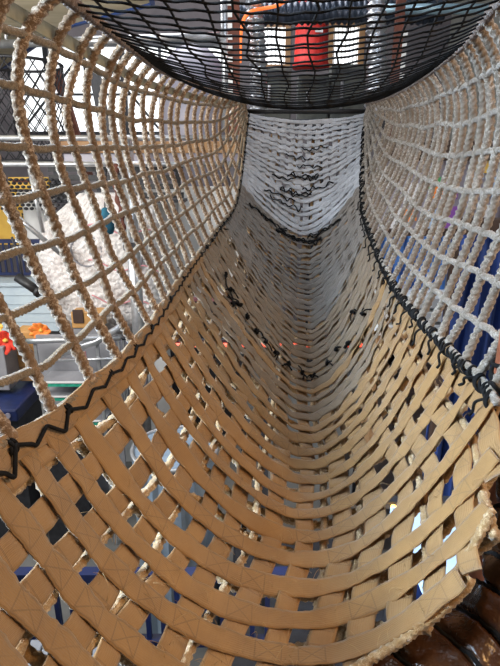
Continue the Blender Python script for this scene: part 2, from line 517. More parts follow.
def rope_net(surf, mat, label, loc, r, off, pitch, y0=.42, long_mat=None):
    t = thing('rope_net', loc, label, 'net')
    ys = np.arange(y0+0.04+off, 4.37, pitch)
    for y in ys:
        y = y+RNG.uniform(-.012, .012)
        q = np.linspace(0, 1, 50)
        jy = 0.012*np.interp(q, np.linspace(0, 1, 8), RNG.normal(size=8))
        P = surf.p(np.clip(y+jy+0.03*(1-q), .4, 4.4), q)
        rope_part('upright_rope', P, r*RNG.uniform(.93, 1.08), mat, t)
    for j in range(0, 8):
        yy = np.linspace(y0, 4.39, 200)
        # the lengthwise ropes dip between the uprights
        dip = -0.005*(j > 0)*np.abs(np.sin(np.pi*(yy-0.46-off)/pitch))
        q = j/8+dip+0.008*np.interp(yy, np.linspace(.4, 4.4, 14), RNG.normal(size=14))
        P = surf.p(yy, np.clip(q, 0, 1))
        rope_part('lengthwise_rope', P, r*.74, long_mat or mat, t, fuzz=.08)
    return t
net_left = rope_net(NL, M['rope_tan'], 'tan rope net wall lashed to the webbing on the windowed left side', (-.4, .6, EYE-.45), 0.0126, 0.07, PITCH_N, long_mat=M['rope_olive'])
net_right = rope_net(NR, M['rope_pale'], 'rope net wall with cool daylight put into its paler colour, on the side of the blue curtain', (.6, .6, EYE-.5), 0.0138, 0.0, 0.112, 1.12)

# flat green-grey strap and bent tube run along the shoulder of the left net
yy = np.linspace(0.42, 4.38, 120)
P = NL.p(yy, np.full(120, 0.93))+np.array([-.03, 0, -.005])
mbv = []
T, N, B = frames(P)
ring = np.stack([P+N*.016+B*.003, P+N*.016-B*.003, P-N*.016-B*.003, P-N*.016+B*.003], 1)
M['flat_strap'] = plain('flat_strap', (0.34, 0.32, 0.22), (0.24, 0.22, 0.15), 20, 0.5)
tag(mesh_obj('flat_strap', ring.reshape(-1, 3), grid_faces(120, 4), M['flat_strap'], None, False),
    'flat green grey strap running along the top of the tan rope net', 'strap')

# cargo net slung under the webbing, glimpsed through the gaps
cargo = thing('cargo_net', (0.2, .9, EYE-1.05), 'golden frayed rope net slung beneath the webbing, seen through its gaps', 'net')
for y in np.arange(0.62, 4.2, 0.14):
    lim = float(right_limit(y))
    a = np.linspace(-0.99, min(.99, lim), 60)
    yc = np.clip(y+0.02*np.interp(a, np.linspace(-1, 1, 10), RNG.normal(size=10)), .42, 4.38)
    P = TR.p(yc, a)-TR.n(yc, a)*(0.030+0.012*np.abs(np.sin(a*9)))[:, None]
    rope_part('cross_rope', P, 0.0125, M['rope_gold'], cargo, step=0.008, fuzz=.22)
for a0 in (np.array([1, 3, 4, 6, 8, 9, 11, 13])/NLONG*2-1):
    ymin = 0.45
    while right_limit(ymin) < a0 and ymin < 1.2: ymin += 0.01
    yy = np.linspace(ymin, 4.3, 140)
    a = a0+0.02*np.interp(yy, np.linspace(.4, 4.4, 16), RNG.normal(size=16))
    P = TR.p(yy, a)-TR.n(yy, a)*0.026
    rope_part('lengthwise_rope', P, 0.012, M['rope_gold'], cargo, step=0.008, fuzz=.22)

yy = np.linspace(.70, .93, 60)
P = TR.p(yy, right_limit(yy)-.04+.05*np.sin(yy*70))+TR.n(yy, right_limit(yy)-.04)*(-.014+.012*np.sin(yy*57))[:, None]
rope_part('frayed_border', P, .010, M['rope_gold'], cargo, step=.006, fuzz=.2)

# ------------------------------------------------------------------ black net roof
roof = thing('black_net_canopy', (0.2, 1.2, EYE+.3), 'sagging black cord net stretched overhead between the two rope walls', 'net')
for y in np.arange(0.5, 4.39, 0.055):
    a = np.linspace(0.0, 1.0, 60)
    yc = np.clip(y+0.010*np.interp(a, np.linspace(0, 1, 9), RNG.normal(size=9))+0.006*np.sin(a*2*np.pi*13), .41, 4.39)
    v, f = tube_geo(RF.p(yc, a), 0.0030, 6)
    mesh_obj('cross_cord', v, f, M['black_cord'], roof)
for a0 in np.linspace(0.07, 0.93, 12):
    yy = np.linspace(0.42, 4.39, 160)
    a = np.clip(a0+0.008*np.interp(yy, np.linspace(.4, 4.4, 24), RNG.normal(size=24)), 0, 1)
    v, f = tube_geo(RF.p(yy, a)+np.array([0, 0, .004]), 0.0030, 6)
    mesh_obj('lengthwise_cord', v, f, M['black_cord'], roof)
for a0 in (0.0, 1.0):
    yy = np.linspace(0.41, 4.395, 200)
    rope_part('border_rope', RF.p(yy, np.full(200, a0)), 0.014, M['rope_rim'], roof)
# ------------------------------------------------------------------ hall shell
def E(x, y, h): return (x, y, EYE+h)
M['concrete'] = plain('concrete', (0.30, 0.30, 0.27), (0.22, 0.22, 0.20), 1.2, 0.85)
M['floor'] = plain('hall_floor', (0.20, 0.20, 0.19), (0.13, 0.13, 0.125), 1.6, 0.5)
M['ceil'] = plain('dark_ceiling', (0.10, 0.09, 0.10), (0.06, 0.055, 0.065), 1.0, 0.9)
M['backwall'] = plain('back_wall_paint', (0.20, 0.18, 0.19), (0.11, 0.10, 0.11), 0.7, 0.85)
M['steel'] = plain('galvanised_steel', (0.62, 0.63, 0.65), (0.45, 0.46, 0.48), 14, 0.35, metal=0.75)
M['dark_steel'] = plain('dark_steel', (0.045, 0.047, 0.055), (0.025, 0.025, 0.03), 10, 0.5, metal=0.3)
M['black'] = plain('black_paint', (0.012, 0.012, 0.014), (0.02, 0.02, 0.022), 30, 0.5)
M['white'] = plain('white_paint', (0.80, 0.80, 0.79), (0.70, 0.70, 0.69), 3, 0.6)
M['beige'] = plain('beige_board', (0.60, 0.52, 0.36), (0.45, 0.38, 0.25), 1.1, 0.8, stretch=(1, 6, 1))
M['blue_trim'] = plain('blue_trim', (0.02, 0.06, 0.22), (0.015, 0.04, 0.15), 6, 0.5)
M['navy'] = plain('navy_paint', (0.010, 0.022, 0.10), (0.008, 0.015, 0.06), 10, 0.45)
M['siding'] = plain('pale_blue_siding', (0.56, 0.66, 0.72), (0.48, 0.58, 0.66), 4, 0.6)
M['yellow'] = plain('yellow_paint', (0.85, 0.55, 0.10), (0.75, 0.45, 0.08), 5, 0.55)
M['timber'] = plain('tan_timber', (0.42, 0.24, 0.11), (0.30, 0.16, 0.07), 3, 0.6, stretch=(1, 8, 8))
M['orange_wood'] = plain('orange_timber', (0.62, 0.34, 0.12), (0.48, 0.25, 0.08), 4, 0.55)
M['brown_wood'] = plain('dark_brown_timber', (0.06, 0.032, 0.022), (0.035, 0.02, 0.015), 5, 0.6)
M['grey'] = plain('grey_paint', (0.30, 0.30, 0.32), (0.24, 0.24, 0.26), 5, 0.6)
M['purple_grey'] = plain('purple_grey_sheet', (0.32, 0.31, 0.37), (0.22, 0.21, 0.27), 1.8, 0.4)
M['red'] = plain('red_canvas', (0.70, 0.03, 0.02), (0.5, 0.018, 0.015), 4, 0.55, stretch=(6, 6, .6))
M['rust'] = plain('rusty_steel', (0.16, 0.05, 0.03), (0.09, 0.03, 0.02), 12, 0.8)
M['curtain'] = plain('blue_curtain', (0.018, 0.06, 0.27), (0.012, 0.04, 0.19), 8, 0.75, stretch=(5, 5, .4))
M['light_curtain'] = plain('light_blue_curtain', (0.06, 0.20, 0.55), (0.04, 0.14, 0.42), 8, 0.7, stretch=(5, 5, .4))
M['pane'] = emit('daylit_pane', (0.95, 0.98, 1.0), 1.4)
M['orange_glow'] = emit('orange_neon', (1.0, 0.22, 0.05), 0.8)
M['red_glow'] = emit('red_neon', (1.0, 0.12, 0.06), 0.9)
M['amber_glow'] = emit('amber_bulb', (1.0, 0.55, 0.12), 4.0)
M['green_glass'] = plain('green_glass_edge', (0.05, 0.42, 0.28), (0.03, 0.30, 0.20), 20, 0.15)
M['teal'] = plain('teal_cloth', (0.02, 0.16, 0.24), (0.012, 0.08, 0.14), 8, 0.8)
M['pink'] = plain('pink_line', (0.70, 0.30, 0.32), (0.60, 0.25, 0.28), 20, 0.6)

def struct(name, mb, mat, **kw):
    o = mb.build(name, mat, None, **kw); o['kind'] = 'structure'; return o

struct('floor', MB().box((0, 5.5, -0.05), (16.4, 19, 0.1)), M['floor'])
struct('ceiling', MB().box(E(0, 5.5, 5.25), (16.4, 19, 0.1)), M['ceil'])
struct('wall_left', MB().box(E(-8.0, 5.5, .5), (0.2, 19, 9.4)), M['concrete'])
struct('wall_right', MB().box(E(4.9, 5.5, .5), (0.2, 19, 9.4)), M['concrete'])
# back wall, built round its three window openings
yb = 14.2
wins = [(-5.9, -0.35, .75, 2.75), (0.12, 0.92, 2.25, 3.2), (1.95, 2.7, 2.25, 3.2)]
wb = MB()
xs = [-8.0, -5.9, -0.35, 0.12, 0.92, 1.95, 2.7, 4.8]
for i in range(7):
    a, b = xs[i], xs[i+1]
    w = [q for q in wins if abs(q[0]-a) < 1e-6]
    if w:
        z0, z1 = w[0][2:]
        wb.box(E((a+b)/2, yb, (z0-4.2)/2), (b-a, .2, z0+4.2)); wb.box(E((a+b)/2, yb, (z1+5.2)/2), (b-a, .2, 5.2-z1))
    else:
        wb.box(E((a+b)/2, yb, .5), (b-a, .2, 9.4))
struct('wall_back', wb, M['backwall'])
for n, (a, b, z0, z1) in enumerate(wins, 1):
    w = bpy.data.objects.new('window_%d' % n, None); w.location = E((a+b)/2, yb, z0); w['kind'] = 'structure'; COL.objects.link(w)
    MB().box(E((a+b)/2, yb+.03, (z0+z1)/2), (b-a, .02, z1-z0)).build('pane', M['pane'], w)
    f = MB(); fm = M['dark_steel'] if n == 1 else M['timber']; t = .07 if n == 1 else .12
    for x in (a, b): f.box(E(x, yb-.06, (z0+z1)/2), (t, .16, z1-z0+t))
    for z in (z0, z1): f.box(E((a+b)/2, yb-.06, z), (b-a, .155, t))
    f.build('window_frame', fm, w)
    m = MB()
    if n == 1:
        for k in range(1, 6): m.box(E(a+(b-a)*k/6, yb-.05, (z0+z1)/2), (.13 if k % 2 else .06, .1, z1-z0))
        m.box(E((a+b)/2, yb-.04, z0+.9), (b-a, .08, .05))
        m.tube([E(a+.2, yb-.12, z0+.1), E(a+1.9, yb-.12, z1-.1)], .03); m.tube([E(a+3.6, yb-.12, z0+.1), E(a+2.2, yb-.12, z1-.2)], .03)
        m.build('glazing_bars', M['dark_steel'], w)
    else:
        for k in range(1, 8): m.box(E(a+(b-a)*k/8, yb-.01, (z0+z1)/2), (.02, .03, z1-z0))
        m.build('shutter_slats', M['white'], w)

# beige mezzanine soffit with a blue edge, upper left
sl = MB()
top = [(-7.6, 13.5), (-4.46, 10.3), (-2.45, 7.4), (-1.06, 6.3), (-.75, 3.4), (-7.6, 3.4)]
n = len(top)
v = [E(x, y, 1.62) for x, y in top]+[E(x, y, 1.86) for x, y in top]
sl.add(v, [list(range(n)), [n+i for i in range(n)][::-1]]+[[i, (i+1) % n, n+(i+1) % n, n+i] for i in range(n)])
struct('ceiling_mezzanine', sl, M['beige'])
ft = MB()
for (p, q) in zip(top[:4], top[1:5]):
    a, b = np.array(p), np.array(q); d = (b-a)/np.linalg.norm(b-a); nrm = np.array([-d[1], d[0]])
    c = (a+b)/2+nrm*.03
    ft.box(E(c[0], c[1], 1.68), (np.linalg.norm(b-a), .05, .16), rz=math.atan2(d[1], d[0]))
struct('trim_1', ft, M['blue_trim'])

# ------------------------------------------------------------------ left of the bridge
t = thing('pipe_scaffold', E(-1.4, 6.0, -4.2), 'galvanised pipe scaffold with two long rails and an upright post behind the tan net', 'scaffold')
for z in (.27, 0.0):
    MB().tube([E(-4.2, 6.0, z), E(-.1, 6.0, z)], .028, 12).build('rail', M['steel'], t, True)
for x in (-4.1, -1.36):
    MB().tube([E(x, 6.06, -4.2), E(x, 6.06, .3)], .075 if x > -2 else .04, 14).build('post', M['steel'], t, True)
MB().tube([E(-3.0, 6.05, -.25), E(-2.2, 6.05, -1.0)], .03, 10).build('brace', M['steel'], t, True)
MB().tube([E(-2.45, 6.05, -.05), E(-2.38, 6.05, -.75)], .022, 10).build('brace', M['steel'], t, True)
MB().box(E(-1.36, 6.06, -.9), (.19, .19, .09)).build('clamp', M['dark_steel'], t, bevel=.01)

t = thing('timber_beam', E(-1.1, 6.5, .12), 'tan timber beam crossing behind the upper left net above a dark balcony', 'beam')
MB().box(E(-1.1, 6.55, .19), (2.3, .12, .13)).build('plank', M['timber'], t, bevel=.01)
MB().box(E(-1.1, 6.6, .06), (2.25, .10, .12)).build('underside', M['purple_grey'], t, bevel=.01)

t = thing('slatted_balcony', E(-1.7, 7.1, -.5), 'black slatted balcony front below the tan timber beam', 'balcony')
for z in (-.06, -.17, -.28, -.39):
    MB().box(E(-1.75, 7.1, z), (1.75, .05, .07)).build('slat', M['black'], t)
for x in (-2.55, -2.0, -1.45, -.95):
    MB().box(E(x, 7.16, -.24), (.06, .05, .5)).build('post', M['dark_steel'], t)
MB().box(E(-1.75, 7.31, -.47), (1.75, .36, .04)).build('deck', M['dark_steel'], t)

t = thing('wire_mesh_cage', E(-2.8, 7.2, -.4), 'dark curved chicken wire cage at the upper left behind the steel rails', 'cage')
m = MB()
R0 = .55
for k in range(22):
    for sgn in (1, -1):
        P = []
        for z in np.linspace(0, 1, 14):
            th = math.pi+sgn*z*1.5+2*math.pi*k/22
            P.append(E(-2.95+R0*math.cos(th), 7.3+R0*math.sin(th), 0.04+z*1.16))
        m.tube(P, .008, 5)
m.build('mesh', M['dark_steel'], t, True)
for z in (.04, 1.2):
    MB().tube([E(-2.95+R0*math.cos(a), 7.3+R0*math.sin(a), z) for a in np.linspace(0, 2*math.pi, 33)], .018, 8).build('hoop', M['dark_steel'], t, True)
MB().box(E(-2.5, 7.9, .5), (.12, .1, 1.5), ry=-.22).build('brace', M['rust'], t)
MB().box(E(-2.05, 7.9, .5), (.14, .1, 1.5), ry=-.12).build('brace', M['dark_steel'], t)

m = MB()
for i in range(9):
    for k in range(16):
        m.lathe(E(-3.5+k*.075+(i % 2)*.037, 6.9, -.20-i*.045), [(.0, -.01), (.026, 0), (.03, .02), (.012, .03)], 8)
o = m.build('shingle_awning', M['dark_steel'], None, True)
tag(o, 'small dark scalloped awning above the yellow sign', 'awning')

# white mosaic sculpture wall
def blob_wall():
    rng = np.random.default_rng(5)
    nx, nz = 90, 100
    out = []
    edge_l = np.interp(np.linspace(0, 1, nz), [0, .15, .35, .6, .8, 1], [-2.30, -2.55, -2.72, -2.74, -2.62, -2.15])
    edge_r = np.interp(np.linspace(0, 1, nz), [0, .2, .5, .8, .93, 1], [-1.25, -1.15, -1.10, -1.12, -1.22, -1.55])
    for j in range(nz):
        z = -2.15+1.80*j/(nz-1)
        for i in range(nx):
            u = i/(nx-1)
            x = edge_l[j]+(edge_r[j]-edge_l[j])*u
            d = .34*max(0, 1-abs(2*u-1)**3)**.5*max(0.02, 1-abs(2*j/(nz-1)-1)**4)**.5
            d += .02*math.sin(9*u+4*z)+.015*rng.normal()
            out.append(E(x, 6.75-d, z))
    f = grid_faces(nz, nx, False)
    back = [(p[0], 6.95, p[2]) for p in out]
    n0 = len(out)
    faces = f.tolist()+(f[:, ::-1]+n0).tolist()
    b = [j*nx for j in range(nz)]+[(nz-1)*nx+i for i in range(1, nx)]+[j*nx+nx-1 for j in range(nz-2, -1, -1)]+[i for i in range(nx-2, 0, -1)]
    for p, q in zip(b, b[1:]+b[:1]): faces.append([p, q, q+n0, p+n0])
    return out+back, faces
mm, nt, b = new_mat('white_mosaic')
tc = nt.nodes.new('ShaderNodeTexCoord'); vo = nt.nodes.new('ShaderNodeTexVoronoi'); vo.inputs['Scale'].default_value = 22; vo.feature = 'DISTANCE_TO_EDGE'
nt.links.new(tc.outputs['Object'], vo.inputs['Vector'])
big = noise(nt, 4.5, 5, .7)
c = mixc(nt, ramp(nt, vo.outputs['Distance'], 0.0, 0.05), (.52, .47, .45), (.80, .77, .75))
c = mixc(nt, ramp(nt, big, .5, .68), c, (.50, .43, .41))
nt.links.new(c, b.inputs['Base Color']); b.inputs['Roughness'].default_value = .5; bump(nt, b, vo.outputs['Distance'], .4, .01)
t = thing('mosaic_wall_sculpture', E(-1.9, 6.75, -4.2), 'rounded white mosaic sculpture with embossed rings behind the left rope net', 'sculpture')
v, f = blob_wall()
mesh_obj('body', v, f, mm, t)
MB().box(E(-1.8, 6.9, -3.2), (1.3, .3, 2.0)).build('plinth', M['white'], t)
MB().tube([E(-2.02+.19*math.cos(a), 6.41, -1.02+.19*math.sin(a)) for a in np.linspace(0, 2*math.pi, 33)], .012, 8).build('ring', M['grey'], t, True)
MB().tube([E(-1.62+.28*math.cos(a), 6.42, -1.0+.36*math.sin(a)) for a in np.linspace(-1.3, 1.5, 20)], .035, 10).build('scalloped_arc', M['grey'], t, True)
for k in range(3):
    P = [E(-2.0+.9*q, 6.40-.02*math.sin(q*3), -.72-.45*k-.10*q+.05*math.sin(q*9+k)) for q in np.linspace(0, 1, 18)]
    MB().tube(P, .009, 6).build('pink_line', M['pink'], t, True)

t = thing('white_partition', E(-.8, 7.6, -4.2), 'plain white partition panels seen through the middle of the left net', 'partition')
for k in range(3):
    MB().box(E(-1.27+.47*k, 7.6, -1.1), (.46, .06, 1.6)).build('panel', M['white'], t, bevel=.006)
MB().box(E(-.8, 7.6, -3.05), (1.4, .05, 2.3)).build('base', M['dark_steel'], t)
MB().box(E(-.8, 7.55, -1.92), (1.45, .08, .05)).build('red_rail', M['pink'], t)

t = thing('yellow_sign', E(-3.6, 8.0, -1.1), 'yellow painted sign board with dark lettering at the left behind the blue railing', 'sign')
MB().box(E(-3.63, 8.05, -.79), (.62, .05, .78)).build('board', M['yellow'], t, bevel=.005)
for r, (row, x0) in enumerate((((.05, .07, .04), -3.60), ((.06, .05, .05), -3.62))):
    m = MB(); x = x0
    for w in row:
        m.box(E(x, 8.02, -.74-.12*r), (w*.35, .01, .08)); m.box(E(x+w*.3, 8.02, -.72-.12*r), (w*.6, .01, .02)); x += w+.02
    m.build('lettering', M['black'], t)

tag(MB().lathe(E(-3.0, 7.6, -1.75), [(.26, -2.45), (.26, .05), (.235, .08), (.225, 1.2), (.25, 1.25), (.27, 1.38)], 24).build('white_column', M['white'], None, True),
    'thick white column between the yellow sign and the mosaic sculpture', 'column', kind='thing')
t = thing('orange_sign_box', E(-3.0, 7.7, -.35), 'small orange sign box at the top of the white column', 'sign')
MB().box(E(-3.05, 7.5, -.25), (.55, .12, .16)).build('box', M['yellow'], t, bevel=.01)
MB().box(E(-3.05, 7.43, -.22), (.42, .01, .04)).build('stripe', M['rust'], t)

t = thing('blue_railing', E(-3.1, 7.0, -1.55), 'navy blue metal railing on the balcony at the far left', 'railing')
MB().box(E(-3.15, 7.0, -.98), (.90, .06, .05)).build('top_rail', M['navy'], t)
MB().box(E(-3.15, 7.0, -1.42), (.90, .05, .04)).build('bottom_rail', M['navy'], t)
for k in range(11):
    MB().box(E(-3.56+.082*k, 7.0, -1.2), (.022, .03, .42)).build('baluster', M['navy'], t)
MB().lathe(E(-2.72, 7.0, -1.55), [(.05, 0), (.05, .55), (.07, .58), (.02, .66)], 12).build('newel_post', M['navy'], t, True)

t = thing('clapboard_balcony_wall', E(-3.0, 6.8, -2.1), 'pale blue clapboard balcony wall below the navy railing', 'wall panel')
for k in range(5):
    MB().box(E(-3.12, 6.82, -1.62-.125*k), (1.0, .06, .12), rx=-.15).build('board', M['siding'], t)
MB().box(E(-3.12, 6.95, -1.52), (1.05, .4, .05)).build('deck', M['siding'], t)
MB().box(E(-3.12, 7.1, -3.15), (1.0, .1, 2.1)).build('lower_wall', M['grey'], t)

t = thing('black_spotlight', E(-2.62, 6.0, -1.33), 'black cylindrical stage spotlight clamped in front of the pale blue clapboards', 'spotlight')
MB().tube([E(-2.73, 6.0, -1.26), E(-2.48, 5.95, -1.42)], .055, 16).build('housing', M['black'], t, True)
MB().tube([E(-2.50, 5.955, -1.41), E(-2.46, 5.945, -1.435)], .068, 16).build('hood', M['black'], t, True)
MB().tube([E(-2.66, 6.0, -1.30), E(-2.70, 6.05, -1.05), E(-2.75, 6.05, -.8)], .014, 8).build('bracket', M['dark_steel'], t, True)

def flower(x, y, h, r, col, label):
    rng = np.random.default_rng(int(abs(x)*1000))
    t = thing('paper_flower', E(x, y, h), label, 'flower', 'paper flowers by the crates')
    for k in range(9):
        a = 2*math.pi*k/9; m = MB(); e = rng.uniform(.2, .9)
        c = np.array(E(x, y, h)); d = np.array([math.cos(a), -.3, math.sin(a)*.9]); s = np.array([-math.sin(a), 0, math.cos(a)])
        g = []
        for i in range(5):
            u = i/4; w = r*.42*math.sin(math.pi*(.12+.83*u))
            for q in (-1, 0, 1): g.append(c+d*r*u+s*w*q+np.array([0, -.06*r*(1-abs(q))-e*r*u*u*.5, 0]))
        m.add(g, grid_faces(5, 3, False).tolist())
        o = m.build('petal', col, t, True); sd = o.modifiers.new('solid', 'SOLIDIFY'); sd.thickness = .004
    MB().lathe(E(x, y-.02, h-.02), [(.0, 0), (r*.2, .01), (r*.22, .03), (.0, .05)], 10).build('centre', M['yellow'], t, True)
M['flower_red'] = plain('red_paper', (.75, .05, .02), (.5, .02, .01), 20, .7)
M['flower_orange'] = plain('orange_paper', (.9, .32, .05), (.85, .18, .03), 20, .7)
flower(-2.62, 5.3, -1.80, .15, M['flower_red'], 'red paper flower above the grey box at far left')
flower(-2.78, 5.4, -1.66, .13, M['yellow'], 'yellow paper flower beside the red one at far left')
flower(-2.27, 5.4, -1.72, .12, M['flower_orange'], 'orange paper flower right of the red one, over the crate')

t = thing('grey_crate', E(-2.78, 5.3, -2.4), 'grey box under the red paper flower at far left', 'box')
MB().box(E(-2.80, 5.35, -2.10), (.36, .3, .5)).build('body', M['grey'], t, bevel=.01)
t = thing('tan_crate', E(-2.48, 5.6, -2.4), 'tan wooden crate standing right of the grey box', 'crate')
MB().box(E(-2.50, 5.62, -1.98), (.26, .25, .42)).build('body', M['orange_wood'], t, bevel=.008)
MB().box(E(-2.50, 5.62, -2.28), (.27, .26, .17)).build('base', M['timber'], t, bevel=.008)
t = thing('purple_awning', E(-2.5, 5.1, -2.6), 'navy cloth with pale discs spread under the crates', 'cloth')
MB().box(E(-2.86, 5.3, -2.48), (.90, .9, .14)).build('cloth', M['navy'], t, bevel=.02)
for k in range(7):
    MB().tube([E(-3.22+.12*k, 4.845, -2.47), E(-3.22+.12*k, 4.83, -2.47)], .03, 12).build('disc', M['purple_grey'], t)
MB().box(E(-2.86, 5.3, -3.38), (.8, .7, 1.64)).build('stand', M['dark_steel'], t)

t = thing('orange_cabinet', E(-1.98, 6.0, -1.9), 'small orange wooden cabinet at the foot of the mosaic sculpture', 'cabinet')
MB().box(E(-1.95, 6.05, -1.77), (.36, .22, .2)).build('body', M['orange_wood'], t, bevel=.01)
MB().box(E(-2.04, 5.93, -1.72), (.12, .02, .16)).build('door', M['brown_wood'], t)
MB().box(E(-1.95, 6.05, -3.04), (.34, .2, 2.32)).build('stand', M['grey'], t)

# glass showcase with green edges and pale rods
t = thing('glass_showcase', E(-1.85, 5.0, -4.2), 'showcase with green glass shelf edges and steel tubes below the left net', 'showcase')
MB().box(E(-1.88, 5.32, -2.7), (.85, .04, 1.9)).build('back_panel', M['grey'], t)
MB().tube([E(-2.33, 4.95, -1.70), E(-1.30, 4.95, -1.66)], .028, 12).build('top_tube', M['steel'], t, True)
MB().tube([E(-2.36, 4.95, -1.70), E(-2.28, 4.95, -1.70)], .06, 14).build('tube_flange', M['green_glass'], t, True)
MB().tube([E(-1.95, 4.95, -1.84), E(-1.55, 4.95, -1.70), E(-1.3, 4.95, -1.55)], .035, 12).build('bent_tube', M['steel'], t, True)
MB().tube([E(-1.98, 4.95, -1.90), E(-1.2, 4.95, -1.88)], .015, 10).build('thin_tube', M['steel'], t, True)
for x in (-2.18, -1.55):
    MB().box(E(x, 4.98, -2.95), (.03, .03, 2.5)).build('post', M['steel'], t)
for z in (-2.16, -2.32, -2.6):
    MB().box(E(-1.86, 5.1, z), (.64, .36, .016)).build('shelf', M['grey'], t)
    MB().box(E(-1.86, 4.914, z), (.64, .012, .03)).build('shelf_edge', M['green_glass'], t)
    MB().box(E(-1.86, 4.905, z+.035), (.58, .02, .012)).build('shelf_lip', M['white'], t)
MB().box(E(-2.05, 4.97, -3.5), (.5, .05, 1.4)).build('lower_front', M['dark_steel'], t)

m = MB(); rng = np.random.default_rng(3)
for k in range(46):
    x = -1.9+.018*k
    m.tube([E(x, 5.5+.04*rng.normal(), -1.86), E(x+.01*rng.normal(), 5.5, -2.3), E(x+.02*rng.normal(), 5.5, -2.75)], .0055, 5)
tag(m.build('string_curtain', M['purple_grey'], None, True), 'grey string curtain hanging behind the showcase', 'curtain', kind='stuff')
tag(MB().tube([E(-1.95, 5.5, -1.85), E(-1.0, 5.5, -1.85)], .02, 10).build('curtain_rod', M['dark_steel'], None, True), 'dark rod carrying the grey string curtain', 'rod')
tag(MB().tube([E(-1.72, 5.1, -1.86), E(-1.70, 5.1, -2.5)], .008, 8).build('pink_cord', M['pink'], None, True), 'thin pink cord hanging beside the green glass shelves', 'cord')

tag(MB().lathe(E(-1.58, 5.8, -.75), [(.0, 0), (.07, .02), (.10, .10), (.085, .2), (.05, .27), (.02, .30)], 14).build('teal_bag', M['teal'], None, True),
    'teal cloth bundle hanging above the mosaic sculpture', 'bag')
tag(MB().tube([E(-1.58, 5.8, -.46), E(-1.57, 5.98, .0)], .008, 6).build('bag_rope', M['black_cord'], None, True), 'dark cord holding the teal bundle under the rail', 'cord')
tag(MB().tube(smooth_path([E(-1.47, 5.98, 0.0), E(-1.46, 5.9, -.3), E(-1.41, 5.85, -.55), E(-1.43, 5.85, -.8)]), [.03+.012*math.sin(q*.9) for q in range(37)], 10).build('dark_hanging_chain', M['rust'], None, True),
    'dark rusty chain hanging right of the teal bundle', 'chain')

# ------------------------------------------------------------------ right of the bridge
def drape(name, x0, x1, y, h0, h1, mat, label, folds, depth=.05):
    nx, nz = folds*10, 14
    g = []
    for j in range(nz):
        for i in range(nx):
            u = i/(nx-1); w = j/(nz-1)
            g.append(E(x0+(x1-x0)*u+.01*math.sin(7*w+i), y+depth*math.sin(2*math.pi*folds*u+.5*math.sin(3*w))+.25*depth*math.sin(41*u), h0+(h1-h0)*w))
    m = MB().add(g, grid_faces(nz, nx, False).tolist())
    o = m.build(name, mat, None, True)
    sd = o.modifiers.new('cloth', 'SOLIDIFY'); sd.thickness = .006
    return tag(o, label, 'curtain')
drape('blue_curtain', 1.42, 3.3, 3.70, -.44, -3.9, M['curtain'], 'dark blue pleated curtain hanging behind the right rope net', 15)
drape('light_blue_curtain', 1.15, 1.75, 4.6, -.60, -1.10, M['light_curtain'], 'lighter blue short curtain beyond the dark one, above the white shelf', 6, .03)
t = thing('curtain_header', E(2.3, 3.6, -.45), 'dark brown header board over the blue curtain', 'board')
MB().box(E(2.36, 3.58, -.40), (1.95, .07, .11)).build('board', M['brown_wood'], t, bevel=.008)
for x in (1.41, 3.31):
    MB().box(E(x, 3.58, -2.33), (.04, .05, 3.74)).build('post', M['brown_wood'], t)
MB().box(E(1.45, 4.62, -.57), (.75, .05, .06)).build('back_rail', M['brown_wood'], t)

t = thing('white_shelf_unit', E(1.55, 4.5, -4.2), 'white counter with brown wooden shelves below it at the right', 'shelf')
for z in (-1.12, -1.24, -1.36):
    MB().box(E(1.5, 4.45, z), (.8, .4, .09)).build('slab', M['white'], t, bevel=.006)
for z in (-1.5, -1.75, -2.0):
    MB().box(E(1.5, 4.5, z), (.74, .34, .05)).build('shelf', M['brown_wood'], t)
MB().box(E(1.5, 4.68, -2.7), (.76, .04, 2.6)).build('back_panel', M['grey'], t)
for x in (1.14, 1.86):
    MB().box(E(x, 4.5, -2.8), (.05, .36, 2.75)).build('side_panel', M['timber'], t)

# notice board of coloured sheets
M['sheet_white'] = plain('white_paper', (.78, .80, .82), (.70, .72, .75), 6, .6)
M['sheet_orange'] = plain('orange_sheet', (.90, .30, .04), (.85, .22, .03), 9, .6)
M['sheet_green'] = plain('green_sheet', (.10, .45, .18), (.06, .3, .1), 9, .6)
M['sheet_violet'] = plain('violet_sheet', (.28, .10, .45), (.2, .06, .35), 9, .6)
M['sheet_blue'] = plain('pale_blue_sheet', (.45, .60, .78), (.38, .5, .7), 9, .6)
M['sheet_yellow'] = plain('yellow_sheet', (.9, .65, .15), (.85, .55, .1), 9, .6)
t = thing('display_wall', E(1.9, 5.2, -.62), 'grey display board standing behind the upper part of the right net', 'board')
MB().box(E(1.95, 5.2, -.32), (1.5, .05, .72)).build('board', M['purple_grey'], t, bevel=.005)
MB().box(E(1.95, 5.17, .12), (1.5, .12, .18)).build('header', M['brown_wood'], t)
for x in (1.22, 2.68):
    MB().box(E(x, 5.22, -2.1), (.05, .05, 4.2)).build('post', M['dark_steel'], t)
cols = ['sheet_white', 'sheet_green', 'sheet_orange', 'sheet_violet', 'sheet_white', 'sheet_blue', 'sheet_yellow', 'sheet_white', 'sheet_orange', 'sheet_blue', 'sheet_white', 'sheet_violet', 'sheet_blue', 'sheet_white']
spots = [(1.30, -.1), (1.75, -.15), (1.80, -.24), (1.93, -.20), (1.55, -.25), (2.15, -.02), (2.2, .0), (1.42, -.48), (1.55, -.45), (1.75, -.50), (2.25, -.45), (1.95, -.47), (2.38, -.2), (2.5, -.4)]
cname = {'sheet_white': 'white', 'sheet_green': 'green', 'sheet_orange': 'orange', 'sheet_violet': 'violet', 'sheet_blue': 'pale blue', 'sheet_yellow': 'yellow'}
seen = {}
